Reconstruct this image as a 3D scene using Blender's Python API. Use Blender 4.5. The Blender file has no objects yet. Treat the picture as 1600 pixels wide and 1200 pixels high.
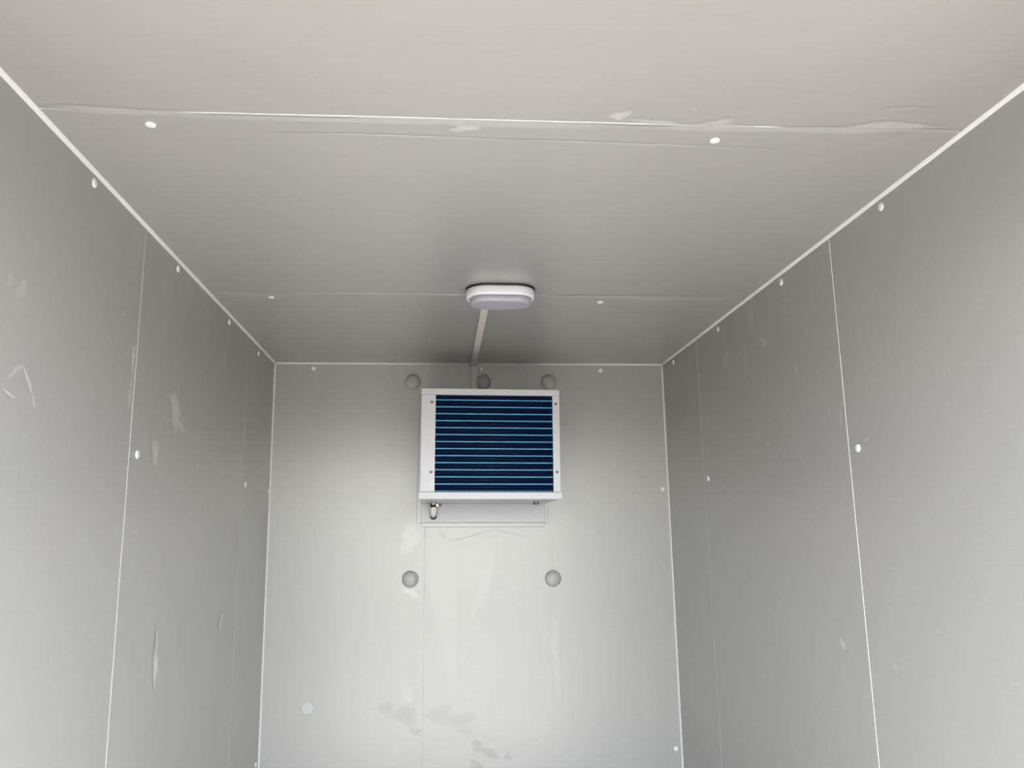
import bpy, bmesh, math, random
from mathutils import Matrix, Vector

random.seed(7)
scene = bpy.context.scene

# ------------------------------------------------------------------ settings
SUN_EL, SUN_AZ = 66.0, 166.0
SUN_STRENGTH = 5.0
SKY_STRENGTH = 0.45
EXPOSURE = 1.98
FRONT_Y = 0.85
DOOR_X0, DOOR_X1, DOOR_Z = -0.78, 1.115, 2.20
GROUND_Z = -0.25
APRON_Y = -2.5  # where the pale slab gives way to the added dark ground
GROUND_COLOR = (0.36, 0.34, 0.31)
DIM_GROUND_COLOR = (0.10, 0.10, 0.08)  # unseen far ground, added dark so less light reaches the back wall
FLOOR_COLOR = (0.42, 0.41, 0.39)
SHEET_COLOR = (0.352, 0.347, 0.331)
SHEET_METAL, SHEET_ROUGH = 0.22, 0.32

# ------------------------------------------------------------------ camera
CAM_Z = 1.5
cam_data = bpy.data.cameras.new('camera')
cam_data.sensor_width = 36.0
cam_data.lens = 27.858
cam_data.clip_start = 0.02
cam = bpy.data.objects.new('camera', cam_data)
scene.collection.objects.link(cam)
cam.matrix_world = Matrix(((0.995759, -0.001741, -0.091985, 0.0),
                           (-0.090667, -0.188264, -0.977924, 0.0),
                           (-0.015615, 0.982117, -0.187624, CAM_Z),
                           (0, 0, 0, 1)))
scene.camera = cam

# ------------------------------------------------------------------ daylight: sky and sun outside the open end
world = bpy.data.worlds.new('sky')
scene.world = world
world.use_nodes = True
wn = world.node_tree
wn.nodes.clear()
w_out = wn.nodes.new('ShaderNodeOutputWorld')
w_bg = wn.nodes.new('ShaderNodeBackground')
w_sky = wn.nodes.new('ShaderNodeTexSky')
w_sky.sky_type = 'NISHITA'
w_sky.sun_disc = False
w_sky.sun_elevation = math.radians(SUN_EL)
w_sky.sun_rotation = math.radians(SUN_AZ)
w_sky.dust_density = 2.0
w_bg.inputs['Strength'].default_value = SKY_STRENGTH
w_haze = wn.nodes.new('ShaderNodeHueSaturation')     # bright hazy day: a paler blue all over
w_haze.inputs['Saturation'].default_value = 0.44
wn.links.new(w_sky.outputs[0], w_haze.inputs['Color'])
wn.links.new(w_haze.outputs[0], w_bg.inputs[0])
wn.links.new(w_bg.outputs[0], w_out.inputs[0])

sun_data = bpy.data.lights.new('sun', 'SUN')
sun_data.energy = SUN_STRENGTH
sun_data.angle = math.radians(0.53)
sun_data.color = (1.0, 0.95, 0.87)
sun = bpy.data.objects.new('sun', sun_data)
scene.collection.objects.link(sun)
# azimuth measured from +Y towards +X, as the sky texture does
_az, _el = math.radians(SUN_AZ), math.radians(SUN_EL)
_d = Vector((math.sin(_az) * math.cos(_el), math.cos(_az) * math.cos(_el), math.sin(_el)))
sun.rotation_euler = _d.to_track_quat('Z', 'Y').to_euler()
sun.location = (0, -6, 8)

scene.view_settings.view_transform = 'Standard'
scene.view_settings.look = 'None'
scene.view_settings.gamma = 1.0
scene.view_settings.use_curve_mapping = False
scene.view_settings.exposure = EXPOSURE

# ------------------------------------------------------------------ room sizes (metres)
XL, XR = -0.7914, 1.1272          # left and right wall faces
YB, YF = 3.84, FRONT_Y            # back wall face, front wall face
ZC = 2.3395                       # ceiling
GAP = 0.0012                      # half joint between two facing sheets

# ------------------------------------------------------------------ helpers
def link(o, parent=None):
    scene.collection.objects.link(o)
    if parent is not None:
        o.parent = parent
    return o

def mesh_obj(name, bm, mat, parent=None, smooth=False):
    me = bpy.data.meshes.new(name)
    bmesh.ops.recalc_face_normals(bm, faces=bm.faces[:])
    bm.to_mesh(me)
    bm.free()
    if smooth:
        for p in me.polygons:
            p.use_smooth = True
    if mat is not None:
        me.materials.append(mat)
    return link(bpy.data.objects.new(name, me), parent)

def empty(name, loc, parent=None):
    o = bpy.data.objects.new(name, None)
    o.empty_display_size = 0.05
    o.location = loc
    return link(o, parent)

def tag(o, label=None, category=None, group=None, kind=None):
    if label: o['label'] = label
    if category: o['category'] = category
    if group: o['group'] = group
    if kind: o['kind'] = kind
    return o

def add_box(bm, lo, hi, bevel=0.0, segs=1):
    vs = [bm.verts.new((x, y, z)) for x in (lo[0], hi[0]) for y in (lo[1], hi[1]) for z in (lo[2], hi[2])]
    idx = ((0, 1, 3, 2), (4, 6, 7, 5), (0, 4, 5, 1), (2, 3, 7, 6), (0, 2, 6, 4), (1, 5, 7, 3))
    fs = [bm.faces.new([vs[i] for i in f]) for f in idx]
    if bevel > 0:
        es = {e for f in fs for e in f.edges}
        bmesh.ops.bevel(bm, geom=list(es), offset=bevel, segments=segs, affect='EDGES', profile=0.5)

def box_obj(name, lo, hi, mat, parent=None, bevel=0.0, segs=1):
    bm = bmesh.new()
    add_box(bm, lo, hi, bevel, segs)
    return mesh_obj(name, bm, mat, parent)

def prism(bm, pts, offset, bevel=0.0):
    """closed polygon pts (3-D) extruded by the vector offset"""
    a = [bm.verts.new(p) for p in pts]
    b = [bm.verts.new(Vector(p) + Vector(offset)) for p in pts]
    n = len(pts)
    fs = [bm.faces.new(a), bm.faces.new(b[::-1])]
    for i in range(n):
        fs.append(bm.faces.new((a[i], b[i], b[(i + 1) % n], a[(i + 1) % n])))
    if bevel > 0:
        es = set(fs[0].edges)
        bmesh.ops.bevel(bm, geom=list(es), offset=bevel, segments=2, affect='EDGES', profile=0.5)

def lathe(bm, profile, n=28, mat=Matrix.Identity(4)):
    """profile [(r, h)] turned about local Z"""
    rings = []
    for r, h in profile:
        if r < 1e-6:
            rings.append([bm.verts.new(mat @ Vector((0, 0, h)))])
        else:
            rings.append([bm.verts.new(mat @ Vector((r * math.cos(2 * math.pi * i / n), r * math.sin(2 * math.pi * i / n), h))) for i in range(n)])
    for A, B in zip(rings, rings[1:]):
        for i in range(n):
            j = (i + 1) % n
            if len(A) == 1 and len(B) == 1:
                continue
            if len(A) == 1:
                bm.faces.new((A[0], B[i], B[j]))
            elif len(B) == 1:
                bm.faces.new((A[i], A[j], B[0]))
            else:
                bm.faces.new((A[i], A[j], B[j], B[i]))
    if len(rings[0]) > 1:
        bm.faces.new(rings[0][::-1])
    if len(rings[-1]) > 1:
        bm.faces.new(rings[-1])

def tube(bm, path, radius, n=14):
    pts = [Vector(p) for p in path]
    rings = []
    for i, p in enumerate(pts):
        t = (pts[min(i + 1, len(pts) - 1)] - pts[max(i - 1, 0)]).normalized()
        s = Vector((1, 0, 0))
        if abs(t.dot(s)) > 0.9:
            s = Vector((0, 1, 0))
        u = (s - t * s.dot(t)).normalized()
        v = t.cross(u)
        rings.append([bm.verts.new(p + (u * math.cos(2 * math.pi * k / n) + v * math.sin(2 * math.pi * k / n)) * radius) for k in range(n)])
    for A, B in zip(rings, rings[1:]):
        for k in range(n):
            bm.faces.new((A[k], A[(k + 1) % n], B[(k + 1) % n], B[k]))
    bm.faces.new(rings[0][::-1])
    bm.faces.new(rings[-1])

def rounded_rect(w, d, r, n=10):
    """outline of a rounded rectangle, w along X and d along Y"""
    out = []
    for cx, cy, a0 in ((w / 2 - r, d / 2 - r, 0), (-w / 2 + r, d / 2 - r, 90), (-w / 2 + r, -d / 2 + r, 180), (w / 2 - r, -d / 2 + r, 270)):
        for k in range(n + 1):
            a = math.radians(a0 + 90 * k / n)
            out.append((cx + r * math.cos(a), cy + r * math.sin(a)))
    return out

def loft(bm, rings):
    R = [[bm.verts.new(p) for p in ring] for ring in rings]
    n = len(R[0])
    for A, B in zip(R, R[1:]):
        for k in range(n):
            bm.faces.new((A[k], A[(k + 1) % n], B[(k + 1) % n], B[k]))
    bm.faces.new(R[0][::-1])
    bm.faces.new(R[-1])

# ------------------------------------------------------------------ materials
def principled(name, color, rough=0.5, metal=0.0, spec=0.5):
    m = bpy.data.materials.new(name)
    m.use_nodes = True
    b = m.node_tree.nodes['Principled BSDF']
    b.inputs['Base Color'].default_value = (*color, 1)
    b.inputs['Roughness'].default_value = rough
    b.inputs['Metallic'].default_value = metal
    b.inputs['Specular IOR Level'].default_value = spec
    return m

def grainy(name, color, rough=0.5, metal=0.0, scale=60.0, amount=0.06, bump=0.05):
    """plain coat with a fine procedural mottling"""
    m = principled(name, color, rough, metal)
    nt = m.node_tree
    b = nt.nodes['Principled BSDF']
    tc = nt.nodes.new('ShaderNodeTexCoord')
    nz = nt.nodes.new('ShaderNodeTexNoise')
    nz.inputs['Scale'].default_value = scale
    nz.inputs['Detail'].default_value = 3
    mr = nt.nodes.new('ShaderNodeMapRange')
    mr.inputs['To Min'].default_value = 1 - amount
    mr.inputs['To Max'].default_value = 1 + amount
    mx = nt.nodes.new('ShaderNodeVectorMath')
    mx.operation = 'SCALE'
    mx.inputs[0].default_value = color
    nt.links.new(tc.outputs['Object'], nz.inputs['Vector'])
    nt.links.new(nz.outputs['Fac'], mr.inputs['Value'])
    nt.links.new(mr.outputs[0], mx.inputs['Scale'])
    nt.links.new(mx.outputs[0], b.inputs['Base Color'])
    if bump:
        bp = nt.nodes.new('ShaderNodeBump')
        bp.inputs['Strength'].default_value = bump
        bp.inputs['Distance'].default_value = 0.002
        nt.links.new(nz.outputs['Fac'], bp.inputs['Height'])
        nt.links.new(bp.outputs[0], b.inputs['Normal'])
    return m

# (centre a, centre b, half length, half width, angle, strength) in wall-plane metres
MARKS_L = [
   (1.4832, 1.9803, 0.0135, 0.0089, -1.2966, 0.3),
   (1.5247, 1.9745, 0.0259, 0.0108, -2.0566, 0.3),
   (1.5823, 1.8097, 0.0355, 0.0042, -0.7663, 0.8),
   (1.5219, 1.7715, 0.0208, 0.0028, -0.2646, 0.8),
   (1.5326, 1.8171, 0.0318, 0.0056, -2.5489, 0.35),
   (1.6101, 1.7734, 0.0122, 0.003, -1.1751, 0.8),
   (2.0912, 1.9674, 0.0346, 0.0126, -1.6297, 0.7),
   (2.0856, 1.8734, 0.0415, 0.0105, -1.5303, 0.4),
   (2.4432, 1.8838, 0.0606, 0.037, -0.8192, 0.6),
   (2.5119, 1.843, 0.0326, 0.0102, -0.3711, 0.6),
   (2.3703, 1.9148, 0.0075, 0.0138, -1.3761, 0.3),
   (2.294, 1.745, 0.0443, 0.0195, -1.2058, 0.5),
   (2.6799, 1.832, 0.0134, 0.0099, -1.1125, 0.5),
   (2.6982, 1.7399, 0.0208, 0.0055, -0.385, 0.5),
   (2.9463, 2.1551, 0.0337, 0.015, -1.9214, 0.25),
   (3.0623, 1.8692, 0.0242, 0.0182, -1.5639, 0.25),
   (2.4134, 1.1519, 0.0425, 0.0187, -1.6152, 0.8),
   (2.4116, 1.2131, 0.0572, 0.0065, -1.4651, 0.5),
   (3.0863, 1.2063, 0.0338, 0.021, -2.0563, 0.4),
   (1.7764, 1.2642, 0.0095, 0.0032, -0.9417, 0.5),
   (2.0043, 2.0614, 0.0102, 0.0098, -0.9664, 0.3),
   (2.8079, 1.7835, 0.0166, 0.0105, -0.6217, 0.2),
   (3.4779, 1.3251, 0.0158, 0.0094, -1.0153, 0.5),
]
MARKS_R = [
   (2.5903, 2.145, 0.0376, 0.0186, -2.4404, 0.3),
   (2.7636, 2.1279, 0.0472, 0.0153, -1.3858, 0.25),
   (2.3618, 2.0043, 0.0204, 0.0112, -1.4956, 0.3),
   (2.2721, 2.102, 0.0102, 0.0083, -1.5949, 0.25),
   (2.9522, 2.1666, 0.0418, 0.0484, -1.4694, 0.2),
   (2.6869, 2.2594, 0.0423, 0.0342, -1.5968, 0.2),
   (2.1128, 1.8117, 0.0216, 0.0089, -1.4672, 0.35),
   (1.9946, 1.7333, 0.0139, 0.0044, 2.6795, 0.3),
   (2.2197, 1.1869, 0.0192, 0.009, -2.0796, 0.6),
   (1.9639, 1.164, 0.0129, 0.0091, -2.6782, 0.25),
   (1.7691, 1.2719, 0.0048, 0.0061, -1.6238, 0.3),
   (2.618, 1.7915, 0.0118, 0.02, -1.8492, 0.15),
]
MARKS_C = [
   (0.3686, 1.4594, 0.0214, 0.014, -0.1807, 0.6),
   (0.4454, 1.4802, 0.0533, 0.0074, 0.1329, 0.45),
   (0.5825, 1.4728, 0.0327, 0.0094, -0.1822, 0.45),
   (0.5826, 1.4913, 0.0828, 0.0118, -0.0143, 0.35),
   (0.9502, 1.4643, 0.0814, 0.0137, -0.128, 0.45),
   (0.0535, 1.531, 0.0301, 0.0128, -0.33, 0.6),
   (-0.6268, 1.5067, 0.1334, 0.0137, 0.018, 0.3),
   (-0.0367, 1.5111, 0.4582, 0.0116, -0.0067, 0.3),
   (0.7555, 1.494, 0.3348, 0.0107, -0.0339, 0.3),
   (-0.0596, 1.572, 0.2437, 0.0042, 0.0005, 0.3),
   (0.4318, 1.5758, 0.2477, 0.0043, 0.0149, 0.35),
   (0.5121, 1.4243, 0.0083, 0.004, 0.3935, 0.25),
   (0.9454, 1.3942, 0.0422, 0.0037, -0.0928, 0.2),
   (-0.6332, 2.7215, 0.15, 0.0267, 0.0837, 0.25),
   (0.7701, 2.7069, 0.3481, 0.0235, -0.0173, 0.3),
   (-0.6969, 2.7314, 0.0431, 0.0134, -0.3037, 0.3),
]
MARKS_B = [
   (-0.136, 1.4856, 0.0652, 0.039, -1.5622, 0.2),
   (-0.2245, 0.7327, 0.0443, 0.0299, -0.2206, -0.4),
   (-0.1493, 0.7082, 0.0664, 0.0358, 0.0893, -0.5),
   (-0.1028, 0.6384, 0.0285, 0.0162, -0.4273, -0.45),
   (-0.0005, 0.7086, 0.0598, 0.0304, 0.1038, -0.4),
   (0.091, 0.6807, 0.0757, 0.0275, 0.0376, -0.4),
   (0.1169, 0.6359, 0.0314, 0.0164, -0.3918, -0.35),
   (0.1746, 0.5683, 0.0234, 0.0245, -0.5219, -0.75),
   (0.2281, 0.5363, 0.0559, 0.0162, -0.2836, -0.7),
   (0.1739, 0.4816, 0.0402, 0.0192, -0.7746, -0.7),
   (0.3167, 0.5166, 0.0169, 0.0164, -0.542, -0.6),
   (0.0205, 1.5127, 0.0302, 0.0105, -0.9258, -0.4),
   (0.159, 1.5047, 0.1177, 0.006, 0.2414, -0.4),
   (0.3576, 1.5105, 0.0871, 0.006, -0.2595, -0.25),
   (-0.1475, 0.8073, 0.0531, 0.023, -1.4522, 0.08),
   (-0.1963, 0.546, 0.0478, 0.0144, -1.799, 0.07),
   (0.0295, 1.1615, 0.2744, 0.0594, -1.5163, 0.06),
   (0.5516, 0.9676, 0.2362, 0.0151, -1.5717, 0.1),
   (-0.1309, 1.2423, 0.0361, 0.0144, -0.4345, 0.3),
   (0.2102, 1.2709, 0.1387, 0.0272, -1.9119, 0.07),
]


def sheet_material(name, plane):
    """coated steel facing sheet: rolled grain and faint mottling"""
    m = bpy.data.materials.new(name)
    m.use_nodes = True
    nt = m.node_tree
    N, L = nt.nodes.new, nt.links.new
    b = nt.nodes['Principled BSDF']
    tc = N('ShaderNodeTexCoord')
    gm = N('ShaderNodeMapping')
    gm.inputs['Scale'].default_value = {'L': (1, 9, 330), 'R': (1, 9, 330), 'C': (9, 330, 1), 'B': (9, 1, 330)}[plane]
    L(tc.outputs['Object'], gm.inputs['Vector'])
    gr = N('ShaderNodeTexNoise')
    gr.inputs['Scale'].default_value = 1.0
    gr.inputs['Detail'].default_value = 1
    L(gm.outputs[0], gr.inputs['Vector'])
    big = N('ShaderNodeTexNoise')
    big.inputs['Scale'].default_value = 3.5
    big.inputs['Detail'].default_value = 2
    L(tc.outputs['Object'], big.inputs['Vector'])
    v1 = N('ShaderNodeMapRange')
    v1.inputs['To Min'].default_value = 0.96; v1.inputs['To Max'].default_value = 1.04
    L(gr.outputs['Fac'], v1.inputs['Value'])
    sc = N('ShaderNodeVectorMath'); sc.operation = 'SCALE'
    sc.inputs[0].default_value = SHEET_COLOR
    L(v1.outputs[0], sc.inputs['Scale'])
    L(sc.outputs[0], b.inputs['Base Color'])
    b.inputs['Metallic'].default_value = SHEET_METAL
    ro = N('ShaderNodeMapRange')
    ro.inputs['To Min'].default_value = SHEET_ROUGH - 0.05; ro.inputs['To Max'].default_value = SHEET_ROUGH + 0.05
    L(big.outputs['Fac'], ro.inputs['Value'])
    L(ro.outputs[0], b.inputs['Roughness'])
    return m

def film_material(name, color, rough):
    """thin smeared film whose cover thins out towards its ragged edge"""
    m = principled(name, color, rough, SHEET_METAL)
    nt = m.node_tree
    N, L = nt.nodes.new, nt.links.new
    b = nt.nodes['Principled BSDF']
    at = N('ShaderNodeAttribute'); at.attribute_name = 'cover'
    tc = N('ShaderNodeTexCoord')
    nz = N('ShaderNodeTexNoise')
    nz.inputs['Scale'].default_value = 35
    nz.inputs['Detail'].default_value = 2
    L(tc.outputs['Object'], nz.inputs['Vector'])
    mr = N('ShaderNodeMapRange')
    mr.inputs['From Min'].default_value = 0.3; mr.inputs['From Max'].default_value = 0.65
    mr.inputs['To Min'].default_value = 0.6; mr.inputs['To Max'].default_value = 1.0
    L(nz.outputs['Fac'], mr.inputs['Value'])
    mu = N('ShaderNodeMath'); mu.operation = 'MULTIPLY'
    L(at.outputs['Fac'], mu.inputs[0]); L(mr.outputs[0], mu.inputs[1])
    mx = N('ShaderNodeMix'); mx.data_type = 'RGBA'
    mx.inputs[6].default_value = (*SHEET_COLOR, 1)
    mx.inputs[7].default_value = (*color, 1)
    L(mu.outputs[0], mx.inputs[0])
    L(mx.outputs[2], b.inputs['Base Color'])
    return m

SHEET = {'L': sheet_material('coated_steel_left', 'L'),
         'R': sheet_material('coated_steel_right', 'R'),
         'C': sheet_material('coated_steel_ceiling', 'C'),
         'B': sheet_material('coated_steel_back', 'B')}
M_SMEAR = film_material('dried_sealant_film', (0.60, 0.60, 0.58), SHEET_ROUGH)
M_STAIN = film_material('wiped_stain', (0.26, 0.255, 0.245), SHEET_ROUGH)
M_CORE = grainy('insulation_core', (0.62, 0.60, 0.52), 0.9)
M_CAULK = grainy('white_sealant', (0.62, 0.617, 0.605), 0.5, scale=90, amount=0.05)
M_SEAM = grainy('thin_sealant', (0.56, 0.56, 0.545), SHEET_ROUGH, SHEET_METAL, scale=70, amount=0.12)
M_FLOOR = grainy('grey_floor', FLOOR_COLOR, 0.55, scale=14, amount=0.15)
M_DIM_GROUND = grainy('dimmed_far_ground', DIM_GROUND_COLOR, 0.9, scale=2, amount=0.3)
M_GROUND = grainy('pale_concrete', GROUND_COLOR, 0.9, scale=3, amount=0.12)
M_CAP = grainy('white_plastic', (0.66, 0.66, 0.65), 0.35, scale=40, amount=0.02, bump=0)
M_PLUG = grainy('pale_plug_plastic', (0.47, 0.47, 0.455), 0.45, scale=60, amount=0.03, bump=0)
M_SEAM_DULL = grainy('dull_sealant', (0.44, 0.44, 0.43), SHEET_ROUGH, SHEET_METAL, scale=70, amount=0.12)
M_LAMP = grainy('white_lamp_plastic', (0.66, 0.66, 0.69), 0.35, scale=30, amount=0.02, bump=0)
M_DOME = grainy('grey_plastic', (0.37, 0.367, 0.352), 0.34, scale=60, amount=0.03, bump=0.02)
M_WHITE = grainy('white_enamel', (0.47, 0.47, 0.50), 0.28, scale=18, amount=0.03, bump=0.02)
M_DIFF = grainy('frosted_diffuser', (0.36, 0.35, 0.41), 0.35, scale=30, amount=0.03, bump=0)
M_BLACK = grainy('black_rubber_and_slot_dark', (0.012, 0.012, 0.014), 0.6, scale=80, amount=0.2)
M_DUCT = grainy('ivory_plastic', (0.55, 0.52, 0.48), 0.45, scale=25, amount=0.03, bump=0)
M_SCREW = grainy('zinc_screw', (0.16, 0.16, 0.165), 0.35, 1.0, scale=200, amount=0.15)
M_FIN = grainy('blue_fin_metal', (0.002, 0.018, 0.105), 0.55, 0.0, scale=45, amount=0.35, bump=0)
M_FIN.node_tree.nodes['Principled BSDF'].inputs['Specular IOR Level'].default_value = 0.12
M_FIN_LIT = grainy('fin_lit_zone_blue', (0.003, 0.050, 0.150), 0.5, 0.0, scale=90, amount=0.3, bump=0)  # mid blue paints the light caught by the fin collars
M_FIN_HIGHLIGHT = grainy('fin_highlight_blue', (0.06, 0.36, 0.58), 0.35, 0.0, scale=120, amount=0.3, bump=0)  # bright blue paints the highlight lines along the fin ripples
M_TUBE = grainy('dark_coil_tube', (0.018, 0.030, 0.050), 0.5, 0.0, scale=120, amount=0.2, bump=0)
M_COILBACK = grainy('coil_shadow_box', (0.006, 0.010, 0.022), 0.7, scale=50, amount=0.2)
M_HOSE = grainy('white_hose', (0.80, 0.79, 0.78), 0.35, scale=60, amount=0.04, bump=0)
M_CHROME = grainy('clamp_steel', (0.60, 0.58, 0.54), 0.25, 1.0, scale=150, amount=0.1)

# ------------------------------------------------------------------ setting
def facing(wall, quads, plane):
    """one facing sheet per quad (list of 2-D corner points), proud of the core"""
    out = {'L': (-0.012, 0, 0), 'R': (0.012, 0, 0), 'C': (0, 0, 0.012), 'B': (0, 0.012, 0)}[plane]
    to3 = {'L': lambda a, b: (XL, a, b), 'R': lambda a, b: (XR, a, b), 'C': lambda a, b: (a, b, ZC), 'B': lambda a, b: (a, YB, b)}[plane]
    for q in quads:
        bm = bmesh.new()
        prism(bm, [to3(a, b) for a, b in q], out, 0.0008)
        mesh_obj('panel', bm, SHEET[plane], wall)

def seam(wall, p0, p1, width, height, plane, mat, wob=0.3, step=0.03):
    """bead of sealant along a joint with an uneven edge; flat dome section"""
    n = {'L': Vector((1, 0, 0)), 'R': Vector((-1, 0, 0)), 'C': Vector((0, 0, -1)), 'B': Vector((0, -1, 0))}[plane]
    p0, p1 = Vector(p0), Vector(p1)
    d = (p1 - p0); ln = d.length; d.normalize()
    s = n.cross(d)
    k = max(2, int(ln / step))
    bm = bmesh.new()
    rows = []
    w1 = w2 = width / 2
    for i in range(k + 1):
        c = p0 + d * (ln * i / k)
        w1 = max(0.2 * width, min(0.9 * width, w1 + random.uniform(-wob, wob) * width * 0.35))
        w2 = max(0.2 * width, min(0.9 * width, w2 + random.uniform(-wob, wob) * width * 0.35))
        rows.append([bm.verts.new(c - s * w1 - n * 0.002), bm.verts.new(c - s * w1 * 0.8 + n * height * 0.7),
                     bm.verts.new(c + n * height), bm.verts.new(c + s * w2 * 0.8 + n * height * 0.7),
                     bm.verts.new(c + s * w2 - n * 0.002)])
    for A, B in zip(rows, rows[1:]):
        for j in range(4):
            bm.faces.new((A[j], A[j + 1], B[j + 1], B[j]))
        bm.faces.new((A[4], A[0], B[0], B[4]))
    bm.faces.new(rows[0]); bm.faces.new(rows[-1][::-1])
    return mesh_obj('sealant_bead', bm, mat, wall, smooth=True)

T = 0.08   # panel core thickness
wall_left = tag(box_obj('wall_left', (XL - T, YF - T, -0.08), (XL - 0.012, YB + T, ZC + T), M_CORE), 'left wall of grey coated steel sheets', kind='structure')
wall_right = tag(box_obj('wall_right', (XR + 0.012, YF - T, -0.08), (XR + T, YB + T, ZC + T), M_CORE), 'right wall of grey coated steel sheets', kind='structure')
wall_back = tag(box_obj('wall_back', (XL - 0.012, YB + 0.012, -0.08), (XR + 0.012, YB + T, ZC + T), M_CORE), 'back wall of grey coated steel sheets behind the cooler', kind='structure')
ceiling = tag(box_obj('ceiling', (XL - 0.012, YF - T, ZC + 0.012), (XR + 0.012, YB + 0.012, ZC + T), M_CORE), 'grey sheet metal ceiling', kind='structure')
floor = tag(box_obj('floor', (XL - 0.012, YF - T, -0.08), (XR + 0.012, YB + 0.012, 0.0), M_FLOOR), 'grey floor below the frame', kind='structure')

LS = [YF, 2.115, 3.303, YB]
facing(wall_left, [((a + GAP, 0), (b - GAP, 0), (b - GAP, ZC), (a + GAP, ZC)) for a, b in zip(LS, LS[1:])], 'L')
RS = [YF, 2.088, 3.304, YB]
facing(wall_right, [((a + GAP, 0), (b - GAP, 0), (b - GAP, ZC), (a + GAP, ZC)) for a, b in zip(RS, RS[1:])], 'R')
CS = [(YF, YF), (1.507, 1.4806), (2.709, 2.693), (YB, YB)]
facing(ceiling, [((XL, a[0] + GAP), (XR, a[1] + GAP), (XR, b[1] - GAP), (XL, b[0] - GAP)) for a, b in zip(CS, CS[1:])], 'C')
BT, BB = -0.0584, -0.0765          # the back seam leans a little
facing(wall_back, [((XL, 0), (BB - GAP, 0), (BT - GAP, ZC), (XL, ZC)), ((BB + GAP, 0), (XR, 0), (XR, ZC), (BT + GAP, ZC))], 'B')

seam(wall_left, (XL, 2.115, 0), (XL, 2.115, ZC), 0.0100, 0.0009, 'L', M_SEAM_DULL, 0.5)
seam(wall_left, (XL, 3.303, 0), (XL, 3.303, ZC), 0.0060, 0.0007, 'L', M_SEAM_DULL, 0.4)
seam(wall_right, (XR, 2.088, 0), (XR, 2.088, ZC), 0.0032, 0.0008, 'R', M_CAULK, 0.25)
seam(wall_right, (XR, 3.304, 0), (XR, 3.304, ZC), 0.0050, 0.0007, 'R', M_SEAM_DULL, 0.3)
seam(ceiling, (XL, 1.507, ZC), (XR, 1.4806, ZC), 0.0055, 0.0008, 'C', M_SEAM, 0.4)
seam(ceiling, (XL, 2.709, ZC), (XR, 2.693, ZC), 0.0070, 0.0006, 'C', M_SEAM_DULL, 0.7)
seam(wall_back, (BB, YB, 0), (BT, YB, ZC), 0.0055, 0.0010, 'B', M_SEAM, 0.3)

def smears(wall, plane, marks):
    """thin ragged films of sealant and wiped stains lying on the sheets"""
    to3 = {'L': lambda a, b, h: (XL + h, a, b), 'R': lambda a, b, h: (XR - h, a, b), 'C': lambda a, b, h: (a, b, ZC - h), 'B': lambda a, b, h: (a, YB - h, b)}[plane]
    rnd = random.Random(11)
    for idx, (ca, cb, hl, hw, ang, st) in enumerate(marks):
        hl, hw = max(hl, 0.004) * 1.1, max(hw, 0.0018) * 1.25
        n = 26
        ph = [rnd.uniform(0, 6.28) for _ in range(4)]
        cu, su = math.cos(ang), math.sin(ang)
        bm = bmesh.new()
        lay = bm.verts.layers.float.new('cover')
        rings = []
        for f, al, h in ((0.35, 1.0, 0.0007), (0.68, 0.85, 0.0006), (1.0, 0.0, 0.0004)):
            ring = []
            for i in range(n):
                t = 2 * math.pi * i / n
                k = f * (1 + 0.16 * math.sin(2 * t + ph[0]) + 0.14 * math.sin(3 * t + ph[1]) + 0.10 * math.sin(5 * t + ph[2]) + 0.06 * math.sin(9 * t + ph[3]))
                u, v = hl * k * math.cos(t), hw * k * math.sin(t)
                w = bm.verts.new(to3(ca + u * cu - v * su, cb + u * su + v * cu, h + idx * 0.00003))
                w[lay] = al * abs(st)
                ring.append(w)
            rings.append(ring)
        c = bm.verts.new(to3(ca, cb, 0.0007 + idx * 0.00003)); c[lay] = abs(st)
        for i in range(n):
            j = (i + 1) % n
            bm.faces.new((c, rings[0][i], rings[0][j]))
            for A, B in zip(rings, rings[1:]):
                bm.faces.new((A[i], B[i], B[j], A[j]))
        mesh_obj('sealant_smear' if st > 0 else 'stain', bm, M_SMEAR if st > 0 else M_STAIN, wall)

smears(wall_left, 'L', MARKS_L)
smears(wall_right, 'R', MARKS_R)
smears(ceiling, 'C', MARKS_C)
smears(wall_back, 'B', MARKS_B)

def corner_bead(name, p0, p1, a, b, leg, label):
    """cove of sealant in an inside corner; a and b are the inward directions of the two faces"""
    a, b = Vector(a), Vector(b)
    p0, p1 = Vector(p0), Vector(p1)
    k = max(2, int((p1 - p0).length / 0.05))
    bm = bmesh.new()
    rows = []
    for i in range(k + 1):
        c = p0.lerp(p1, i / k)
        l = leg * random.uniform(0.93, 1.07)
        rows.append([bm.verts.new(c - a * 0.002 - b * 0.002), bm.verts.new(c + a * l - b * 0.002), bm.verts.new(c + a * l * 0.98 + b * 0.0008),
                     bm.verts.new(c + a * l * 0.42 + b * l * 0.42), bm.verts.new(c + a * 0.0008 + b * l * 0.98), bm.verts.new(c + b * l - a * 0.002)])
    for A, B in zip(rows, rows[1:]):
        for j in range(6):
            bm.faces.new((A[j], A[(j + 1) % 6], B[(j + 1) % 6], B[j]))
    bm.faces.new(rows[0]); bm.faces.new(rows[-1][::-1])
    return tag(mesh_obj(name, bm, M_CAULK, None, smooth=True), label, kind='structure')

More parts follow.
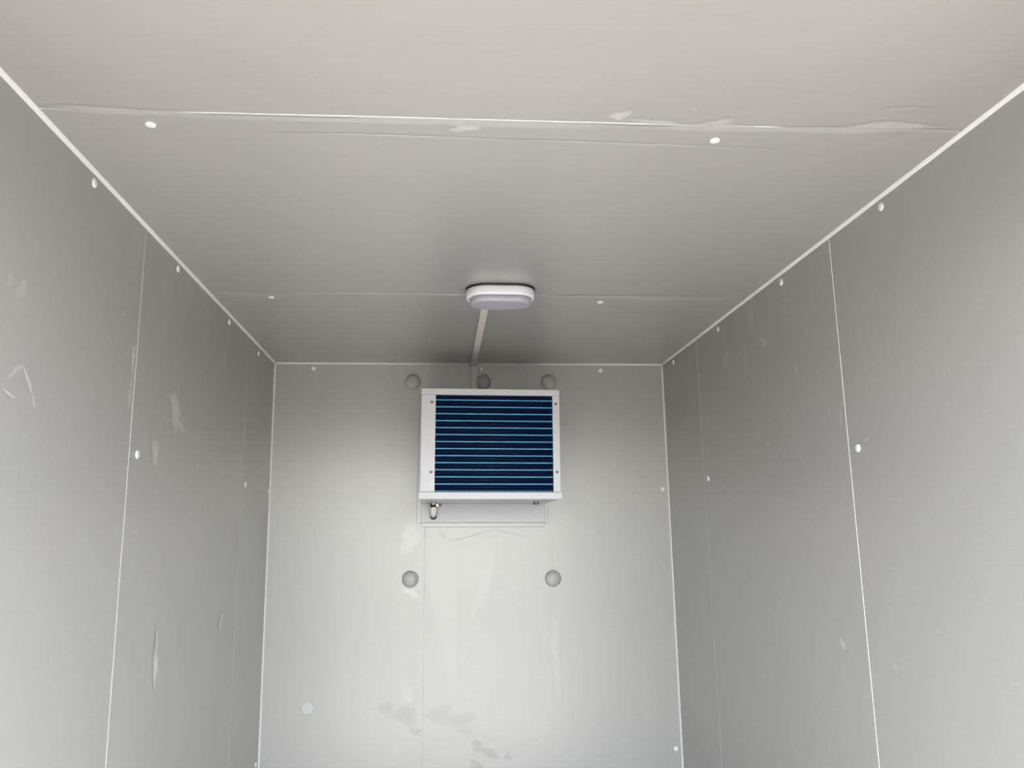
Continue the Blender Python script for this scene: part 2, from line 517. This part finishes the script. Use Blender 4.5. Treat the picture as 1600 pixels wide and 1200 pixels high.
corner_bead('trim_1', (XL, YF, ZC), (XL, YB, ZC), (1, 0, 0), (0, 0, -1), 0.0075, 'white sealant line between ceiling and left wall')
corner_bead('trim_2', (XR, YF, ZC), (XR, YB, ZC), (-1, 0, 0), (0, 0, -1), 0.0075, 'white sealant line between ceiling and right wall')
corner_bead('trim_3', (XL, YB, ZC), (XR, YB, ZC), (0, -1, 0), (0, 0, -1), 0.0065, 'white sealant line between ceiling and back wall')
corner_bead('trim_4', (XL, YB, 0), (XL, YB, ZC), (1, 0, 0), (0, -1, 0), 0.0065, 'white sealant line down the back left corner')
corner_bead('trim_5', (XR, YB, 0), (XR, YB, ZC), (-1, 0, 0), (0, -1, 0), 0.0065, 'white sealant line down the back right corner')

# front wall with the doorway through which the daylight comes
bm = bmesh.new()
add_box(bm, (XL, YF - T, 0), (DOOR_X0, YF, ZC))
add_box(bm, (DOOR_X1, YF - T, 0), (XR, YF, ZC))
add_box(bm, (DOOR_X0, YF - T, DOOR_Z), (DOOR_X1, YF, ZC))
tag(mesh_obj('wall_front', bm, M_DOME), 'open front frame of the room out of the picture', kind='structure')
bm = bmesh.new()
add_box(bm, (-30, -45, GROUND_Z - 0.2), (30, 30, GROUND_Z - 0.1))
tag(mesh_obj('ground', bm, M_DIM_GROUND), 'unseen far ground, darkened to cut light on the back wall', kind='structure')
bm = bmesh.new()
add_box(bm, (-5, APRON_Y, GROUND_Z - 0.1), (5, 6, GROUND_Z))
tag(mesh_obj('yard_slab', bm, M_GROUND), 'pale concrete slab outside the doorway', kind='structure')

# ------------------------------------------------------------------ evaporator unit on the back wall
UX0, UX1 = -0.2962, 0.2962         # half widths about the unit's centre line
FY = -0.50                         # front of the unit, local y (0 = wall)
unit = empty('evaporator_unit', (0.2155, YB, CAM_Z))
unit.rotation_euler = (0, 0.012, 0)
tag(unit, 'white boxy cooling unit with blue finned coil on the back wall', 'cooler')
Z0, ZL, ZT0, ZT = 0.1500, 0.1795, 0.5925, 0.6185   # underside, top of tray lip, underside and top of top rail
CX0, CX1 = UX0 + 0.0615, UX1 - 0.0305              # coil opening

def upart(name, lo, hi, mat, bevel=0.0015, parent=unit):
    return box_obj(name, lo, hi, mat, parent, bevel, 2)

# top panel: folded rail in front, sheet running back to the wall
bm = bmesh.new()
add_box(bm, (UX0, FY - 0.001, ZT0), (UX1, FY + 0.020, ZT), 0.0015, 2)
add_box(bm, (UX0, FY + 0.019, ZT - 0.002), (UX1, -0.003, ZT - 0.0005))
mesh_obj('top_panel', bm, M_WHITE, unit)
# side panels: front flange and side sheet
bm = bmesh.new()
add_box(bm, (UX0 + 0.0005, FY, ZL), (CX0, FY + 0.012, ZT0 - 0.0008), 0.0012, 2)
add_box(bm, (UX0 + 0.0005, FY + 0.011, ZL), (UX0 + 0.003, -0.003, ZT - 0.003))
mesh_obj('left_side_panel', bm, M_WHITE, unit)
bm = bmesh.new()
add_box(bm, (CX1, FY, ZL), (UX1 - 0.0005, FY + 0.012, ZT0 - 0.0008), 0.0012, 2)
add_box(bm, (UX1 - 0.003, FY + 0.011, ZL), (UX1 - 0.0005, -0.003, ZT - 0.003))
mesh_obj('right_side_panel', bm, M_WHITE, unit)
# drip tray: wider lip in front, pan underneath
tray = upart('drip_tray', (UX0 - 0.004, FY - 0.006, Z0), (UX1 + 0.005, FY + 0.006, ZL), M_WHITE, 0.002)
upart('tray_pan', (UX0, FY + 0.005, Z0 + 0.002), (UX1, -0.012, Z0 + 0.012), M_WHITE, 0.001, tray)
# mounting plate against the wall below the tray and its grey flange
upart('mounting_plate', (UX0 - 0.003, -0.012, 0.0625), (UX1 - 0.004, -0.004, Z0 + 0.002), M_WHITE, 0.001)
bm = bmesh.new()
add_box(bm, (UX0 - 0.002, -0.010, 0.0420), (UX1 - 0.003, -0.003, 0.0612), 0.0015, 2)
mesh_obj('plate_lip', bm, SHEET['B'], unit)
bm = bmesh.new()
add_box(bm, (UX0 - 0.024, -0.004, 0.058), (UX1 + 0.013, 0.0, 0.600), 0.0015, 2)
mesh_obj('wall_flange', bm, SHEET['B'], unit)

# coil: dark box behind, tubes, folded fins (too fine to pick apart) and fourteen bright bars painting the highlights on fin ripples
coil = box_obj('coil', (CX0 - 0.02, FY + 0.070, ZL - 0.005), (CX1 + 0.02, FY + 0.110, ZT0 + 0.01), M_COILBACK, unit)
bm = bmesh.new()
nf = 96
for i in range(nf):
    x = CX0 - 0.002 + (CX1 - CX0 + 0.004) * (i + 0.5) / nf
    lean = 0.0002 * math.sin(i * 1.7)
    t = 0.00045
    ys = (FY + 0.0130, FY + 0.070)
    a = [bm.verts.new((x - t + lean, ys[0], ZL - 0.004)), bm.verts.new((x + t + lean, ys[0], ZL - 0.004)),
         bm.verts.new((x + t + lean, ys[1], ZL - 0.004)), bm.verts.new((x - t + lean, ys[1], ZL - 0.004))]
    c = [bm.verts.new((x - t - lean, ys[0], ZT0 + 0.006)), bm.verts.new((x + t - lean, ys[0], ZT0 + 0.006)),
         bm.verts.new((x + t - lean, ys[1], ZT0 + 0.006)), bm.verts.new((x - t - lean, ys[1], ZT0 + 0.006))]
    for j in range(4):
        bm.faces.new((a[j], a[(j + 1) % 4], c[(j + 1) % 4], c[j]))
    bm.faces.new(a[::-1]); bm.faces.new(c)
tag(mesh_obj('fins', bm, M_FIN, coil), kind='stuff')
highlight_me = tube_me = None
PITCH = 0.02985
for i in range(14):
    z = ZL + 0.0045 + PITCH * i
    if highlight_me is None:
        bm = bmesh.new()
        add_box(bm, (CX0 - 0.002, -0.0016, -0.0027), (CX1 + 0.002, 0.0030, 0.0027), 0.0012, 2)
        r = mesh_obj('fin_highlight', bm, M_FIN_HIGHLIGHT, coil)
        highlight_me = r.data
        bm = bmesh.new()
        tube(bm, [(CX0 - 0.005, 0, 0), (CX1 + 0.005, 0, 0)], 0.0045, 12)
        tb = mesh_obj('tube', bm, M_TUBE, coil, smooth=True)
        tube_me = tb.data
        bm = bmesh.new()        # tilted strip behind the highlight bar, its mid blue painting lit fin collars
        prism(bm, [(CX0 - 0.002, 0.0010, 0.0010), (CX0 - 0.002, 0.0200, 0.0115), (CX0 - 0.002, 0.0210, 0.0105), (CX0 - 0.002, 0.0020, 0.0)], (CX1 - CX0 + 0.004, 0, 0))
        fd = mesh_obj('fin_lit_zone', bm, M_FIN_LIT, coil)
        lit_zone_me = fd.data
    else:
        r = link(bpy.data.objects.new('fin_highlight', highlight_me), coil)
        tb = link(bpy.data.objects.new('tube', tube_me), coil)
        fd = link(bpy.data.objects.new('fin_lit_zone', lit_zone_me), coil)
    r.location = (0, FY + 0.0165, z)
    fd.location = (0, FY + 0.0165, z)
    tb.location = (0, FY + 0.036, z + PITCH * 0.60)

# four front screws
screw_me = None
for sx, sz in ((UX0 + 0.0455, 0.5585), (UX0 + 0.0460, 0.2625), (UX1 - 0.0165, 0.5570), (UX1 - 0.0150, 0.2640)):
    if screw_me is None:
        bm = bmesh.new()
        mt = Matrix.Rotation(math.pi / 2, 4, 'X')
        lathe(bm, [(0.0062, -0.001), (0.0062, 0.0008), (0.0052, 0.0026), (0.0030, 0.0034), (0.0016, 0.0022), (0, 0.0020)], 16, mt)
        s = mesh_obj('screw', bm, M_SCREW, unit, smooth=True)
        screw_me = s.data
    else:
        s = link(bpy.data.objects.new('screw', screw_me), unit)
    s.location = (sx, FY, sz)
# bolt under the tray
bm = bmesh.new()
lathe(bm, [(0.017, 0.001), (0.017, -0.0015), (0.0125, -0.002), (0.0125, -0.011), (0.010, -0.013), (0, -0.013)], 6)
bolt = mesh_obj('tray_bolt', bm, M_SCREW, unit)
bolt.location = (0.226, -0.20, Z0 + 0.002)
# drain: stub, worm clamp, white hose bending to a black disc that paints the slot
HX = -0.241
bm = bmesh.new()
lathe(bm, [(0.0150, 0.004), (0.0150, -0.019), (0.0135, -0.021), (0, -0.021)], 20)
stub = mesh_obj('drain_stub', bm, M_BLACK, unit, smooth=False)
stub.location = (HX, -0.075, Z0 + 0.002)
bm = bmesh.new()
lathe(bm, [(0.0162, -0.002), (0.0162, -0.008), (0.0145, -0.008), (0.0145, -0.002)], 20)
mt = Matrix.Translation((0.026, -0.008, -0.011)) @ Matrix.Rotation(0.5, 4, 'Z') @ Matrix.Rotation(math.pi / 2, 4, 'X')
lathe(bm, [(0.006, -0.011), (0.007, -0.010), (0.007, 0.010), (0.005, 0.012)], 8, mt)
add_box(bm, (0.012, -0.014, -0.018), (0.028, -0.002, -0.004), 0.001)
mesh_obj('clamp', bm, M_CHROME, stub)
bm = bmesh.new()
tube(bm, [(HX, -0.075, Z0 - 0.016), (HX, -0.074, Z0 - 0.028), (HX, -0.068, Z0 - 0.039), (HX, -0.056, Z0 - 0.046), (HX, -0.036, Z0 - 0.050), (HX, -0.010, Z0 - 0.051)], 0.0145, 18)
mesh_obj('drain_hose', bm, M_HOSE, unit, smooth=True)
bm = bmesh.new()
prism(bm, [(HX + x, -0.0124, 0.0985 + z) for x, z in rounded_rect(0.034, 0.046, 0.0168)], (0, 0.003, 0))
mesh_obj('slot_dark_disc', bm, M_BLACK, unit)  # flat black disc on the plate, painted dark for the slot's inside

# ------------------------------------------------------------------ ceiling light (switched off)
LW, LD = 0.238, 0.146
lamp = tag(empty('ceiling_light', (0.2120, 2.634, ZC)), 'white oval bulkhead light with frosted diffuser on the ceiling', 'light')
def ring(w, d, r, z):
    return [(x, y, z) for x, y in rounded_rect(w, d, r, 12)]
bm = bmesh.new()
loft(bm, [ring(LW + 0.003, LD + 0.003, 0.0715, 0.0005), ring(LW + 0.003, LD + 0.003, 0.0715, -0.0065), ring(LW - 0.004, LD - 0.004, 0.068, -0.0075)])
mesh_obj('gasket', bm, M_BLACK, lamp, smooth=True)
bm = bmesh.new()
loft(bm, [ring(LW - 0.006, LD - 0.006, 0.067, -0.006), ring(LW, LD, 0.070, -0.0105), ring(LW - 0.001, LD - 0.001, 0.0695, -0.032), ring(LW - 0.005, LD - 0.005, 0.0675, -0.037),
          ring(LW - 0.014, LD - 0.014, 0.063, -0.0385), ring(LW - 0.022, LD - 0.022, 0.059, -0.036)])
mesh_obj('housing', bm, M_LAMP, lamp, smooth=True)
bm = bmesh.new()
loft(bm, [ring(LW - 0.026, LD - 0.026, 0.057, -0.034), ring(LW - 0.027, LD - 0.027, 0.0565, -0.050), ring(LW - 0.032, LD - 0.032, 0.054, -0.0555),
          ring(LW - 0.042, LD - 0.042, 0.049, -0.0575), ring(LW - 0.060, LD - 0.060, 0.040, -0.0578)])
mesh_obj('diffuser', bm, M_DIFF, lamp, smooth=True)

# ------------------------------------------------------------------ cable duct from the light to the unit
duct = tag(empty('cable_duct', (0.170, 2.70, ZC)), 'ivory cable duct running from the ceiling light down to the cooling unit', 'cable duct')
bm = bmesh.new()
add_box(bm, (-0.0145, 0.0, -0.011), (0.0145, YB - 2.70 - 0.012, 0.0), 0.0018, 2)
mesh_obj('ceiling_run', bm, M_DUCT, duct)
bm = bmesh.new()
add_box(bm, (-0.0160, YB - 2.70 - 0.075, -0.014), (0.0180, YB - 2.70, 0.0), 0.0018, 2)
mesh_obj('corner_piece', bm, M_DUCT, duct)
bm = bmesh.new()
add_box(bm, (-0.0070, YB - 2.70 - 0.011, -0.222), (0.0185, YB - 2.70, -0.013), 0.0018, 2)
mesh_obj('wall_run', bm, M_DUCT, duct)

# ------------------------------------------------------------------ caps: rivets, bolt covers
def cap_mesh(name, profile, mat, n=24):
    bm = bmesh.new()
    lathe(bm, profile, n)
    me = bpy.data.meshes.new(name)
    bmesh.ops.recalc_face_normals(bm, faces=bm.faces[:])
    bm.to_mesh(me); bm.free()
    for p in me.polygons:
        p.use_smooth = True
    me.materials.append(mat)
    return me

rivet_me = cap_mesh('rivet_cap', [(0.0108, -0.001), (0.0112, 0.0012), (0.0104, 0.0030), (0.0080, 0.0042), (0.0040, 0.0047), (0, 0.0048)], M_CAP)
dome_me = cap_mesh('bolt_cover', [(0.0385, -0.001), (0.0388, 0.003), (0.0365, 0.009), (0.0310, 0.0150), (0.0220, 0.0195), (0.0110, 0.0220), (0, 0.0228)], M_DOME, 40)
plug_me = cap_mesh('hole_plug', [(0.0262, -0.001), (0.0268, 0.0008), (0.0255, 0.0020), (0.0200, 0.0024), (0, 0.0024)], M_PLUG, 32)
TURN = {'C': (math.pi, 0, 0), 'L': (0, math.pi / 2, 0), 'R': (0, -math.pi / 2, 0), 'B': (math.pi / 2, 0, 0)}

def cap(name, me, plane, a, b, label, category, group=None):
    o = bpy.data.objects.new(name, me)
    o.location = {'C': (a, b, ZC), 'L': (XL, a, b), 'R': (XR, a, b), 'B': (a, YB, b)}[plane]
    o.rotation_euler = TURN[plane]
    return tag(link(o), label, category, group)

RG = 'white rivet caps on walls and ceiling'
for plane, a, b, label in (
    ('C', -0.5896, 1.5555, 'white rivet cap on the left of the ceiling just behind the front seam'),
    ('C', 0.5985, 1.5495, 'white rivet cap on the right of the ceiling just behind the front seam'),
    ('C', -0.5889, 2.7534, 'flat-looking white rivet cap on the ceiling left of the light'),
    ('C', 0.5923, 2.7700, 'flat-looking white rivet cap on the ceiling right of the light'),
    ('L', 1.7848, 2.3120, 'white rivet cap high on left wall, frontmost, ahead of the first seam'),
    ('L', 2.3850, 2.3129, 'white rivet cap high on left wall, first one behind the first seam'),
    ('L', 2.9885, 2.3109, 'white rivet cap high on left wall, just ahead of the far seam'),
    ('L', 3.4916, 2.3058, 'small white rivet cap high on left wall, closest to the back corner'),
    ('L', 2.1656, 1.7249, 'white rivet cap at mid height beside the first seam of the left wall'),
    ('L', 3.3597, 1.7224, 'white rivet cap at mid height beside the far seam of the left wall'),
    ('L', 3.8099, 1.7215, 'sliver of white rivet cap at mid height in the back left corner'),
    ('L', 3.7883, 0.5387, 'white rivet cap at the bottom of the frame in the back left corner'),
    ('R', 1.8126, 2.3116, 'white rivet cap high on right wall, frontmost, ahead of the first seam'),
    ('R', 2.4173, 2.3079, 'white rivet cap high on right wall, first one behind the first seam'),
    ('R', 3.0241, 2.3089, 'white rivet cap high on right wall, just ahead of the far seam'),
    ('R', 3.6460, 2.3077, 'small white rivet cap high on right wall, closest to the back corner'),
    ('R', 2.0385, 1.7170, 'white rivet cap at mid height beside the first seam of the right wall'),
    ('R', 3.2507, 1.7206, 'white rivet cap at mid height beside the far seam of the right wall'),
    ('B', -0.6061, 2.3110, 'white rivet cap at the top left of the back wall'),
    ('B', 0.2127, 2.3108, 'white rivet cap on the back wall beside the cable duct, above the cooling unit'),
    ('B', 0.8079, 2.3063, 'white rivet cap at the top right of the back wall'),
    ('B', 1.0956, 1.7126, 'white rivet cap at mid height by the right edge of the back wall'),
    ('B', 1.0982, 0.5182, 'white rivet cap low by the right edge of the back wall'),
):
    cap('rivet_cap', rivet_me, plane, a, b, label, 'rivet cap', RG)
DG = 'round grey bolt covers on the back wall'
for a, b, label in (
    (-0.1269, 2.2455, 'round grey bolt cover above the top left corner of the cooling unit'),
    (0.2184, 2.2461, 'round grey bolt cover above the cooling unit, right beside the cable duct'),
    (0.5438, 2.2468, 'round grey bolt cover above the top right corner of the cooling unit'),
    (-0.1314, 1.3061, 'round grey bolt cover below the cooling unit, left of the seam'),
    (0.5420, 1.2954, 'round grey bolt cover below the cooling unit, right of the seam'),
):
    cap('bolt_cover', dome_me, 'B', a, b, label, 'bolt cover', DG)
cap('hole_plug', plug_me, 'B', -0.5863, 0.7504, 'flat pale round plug low on the left of the back wall', 'plug')
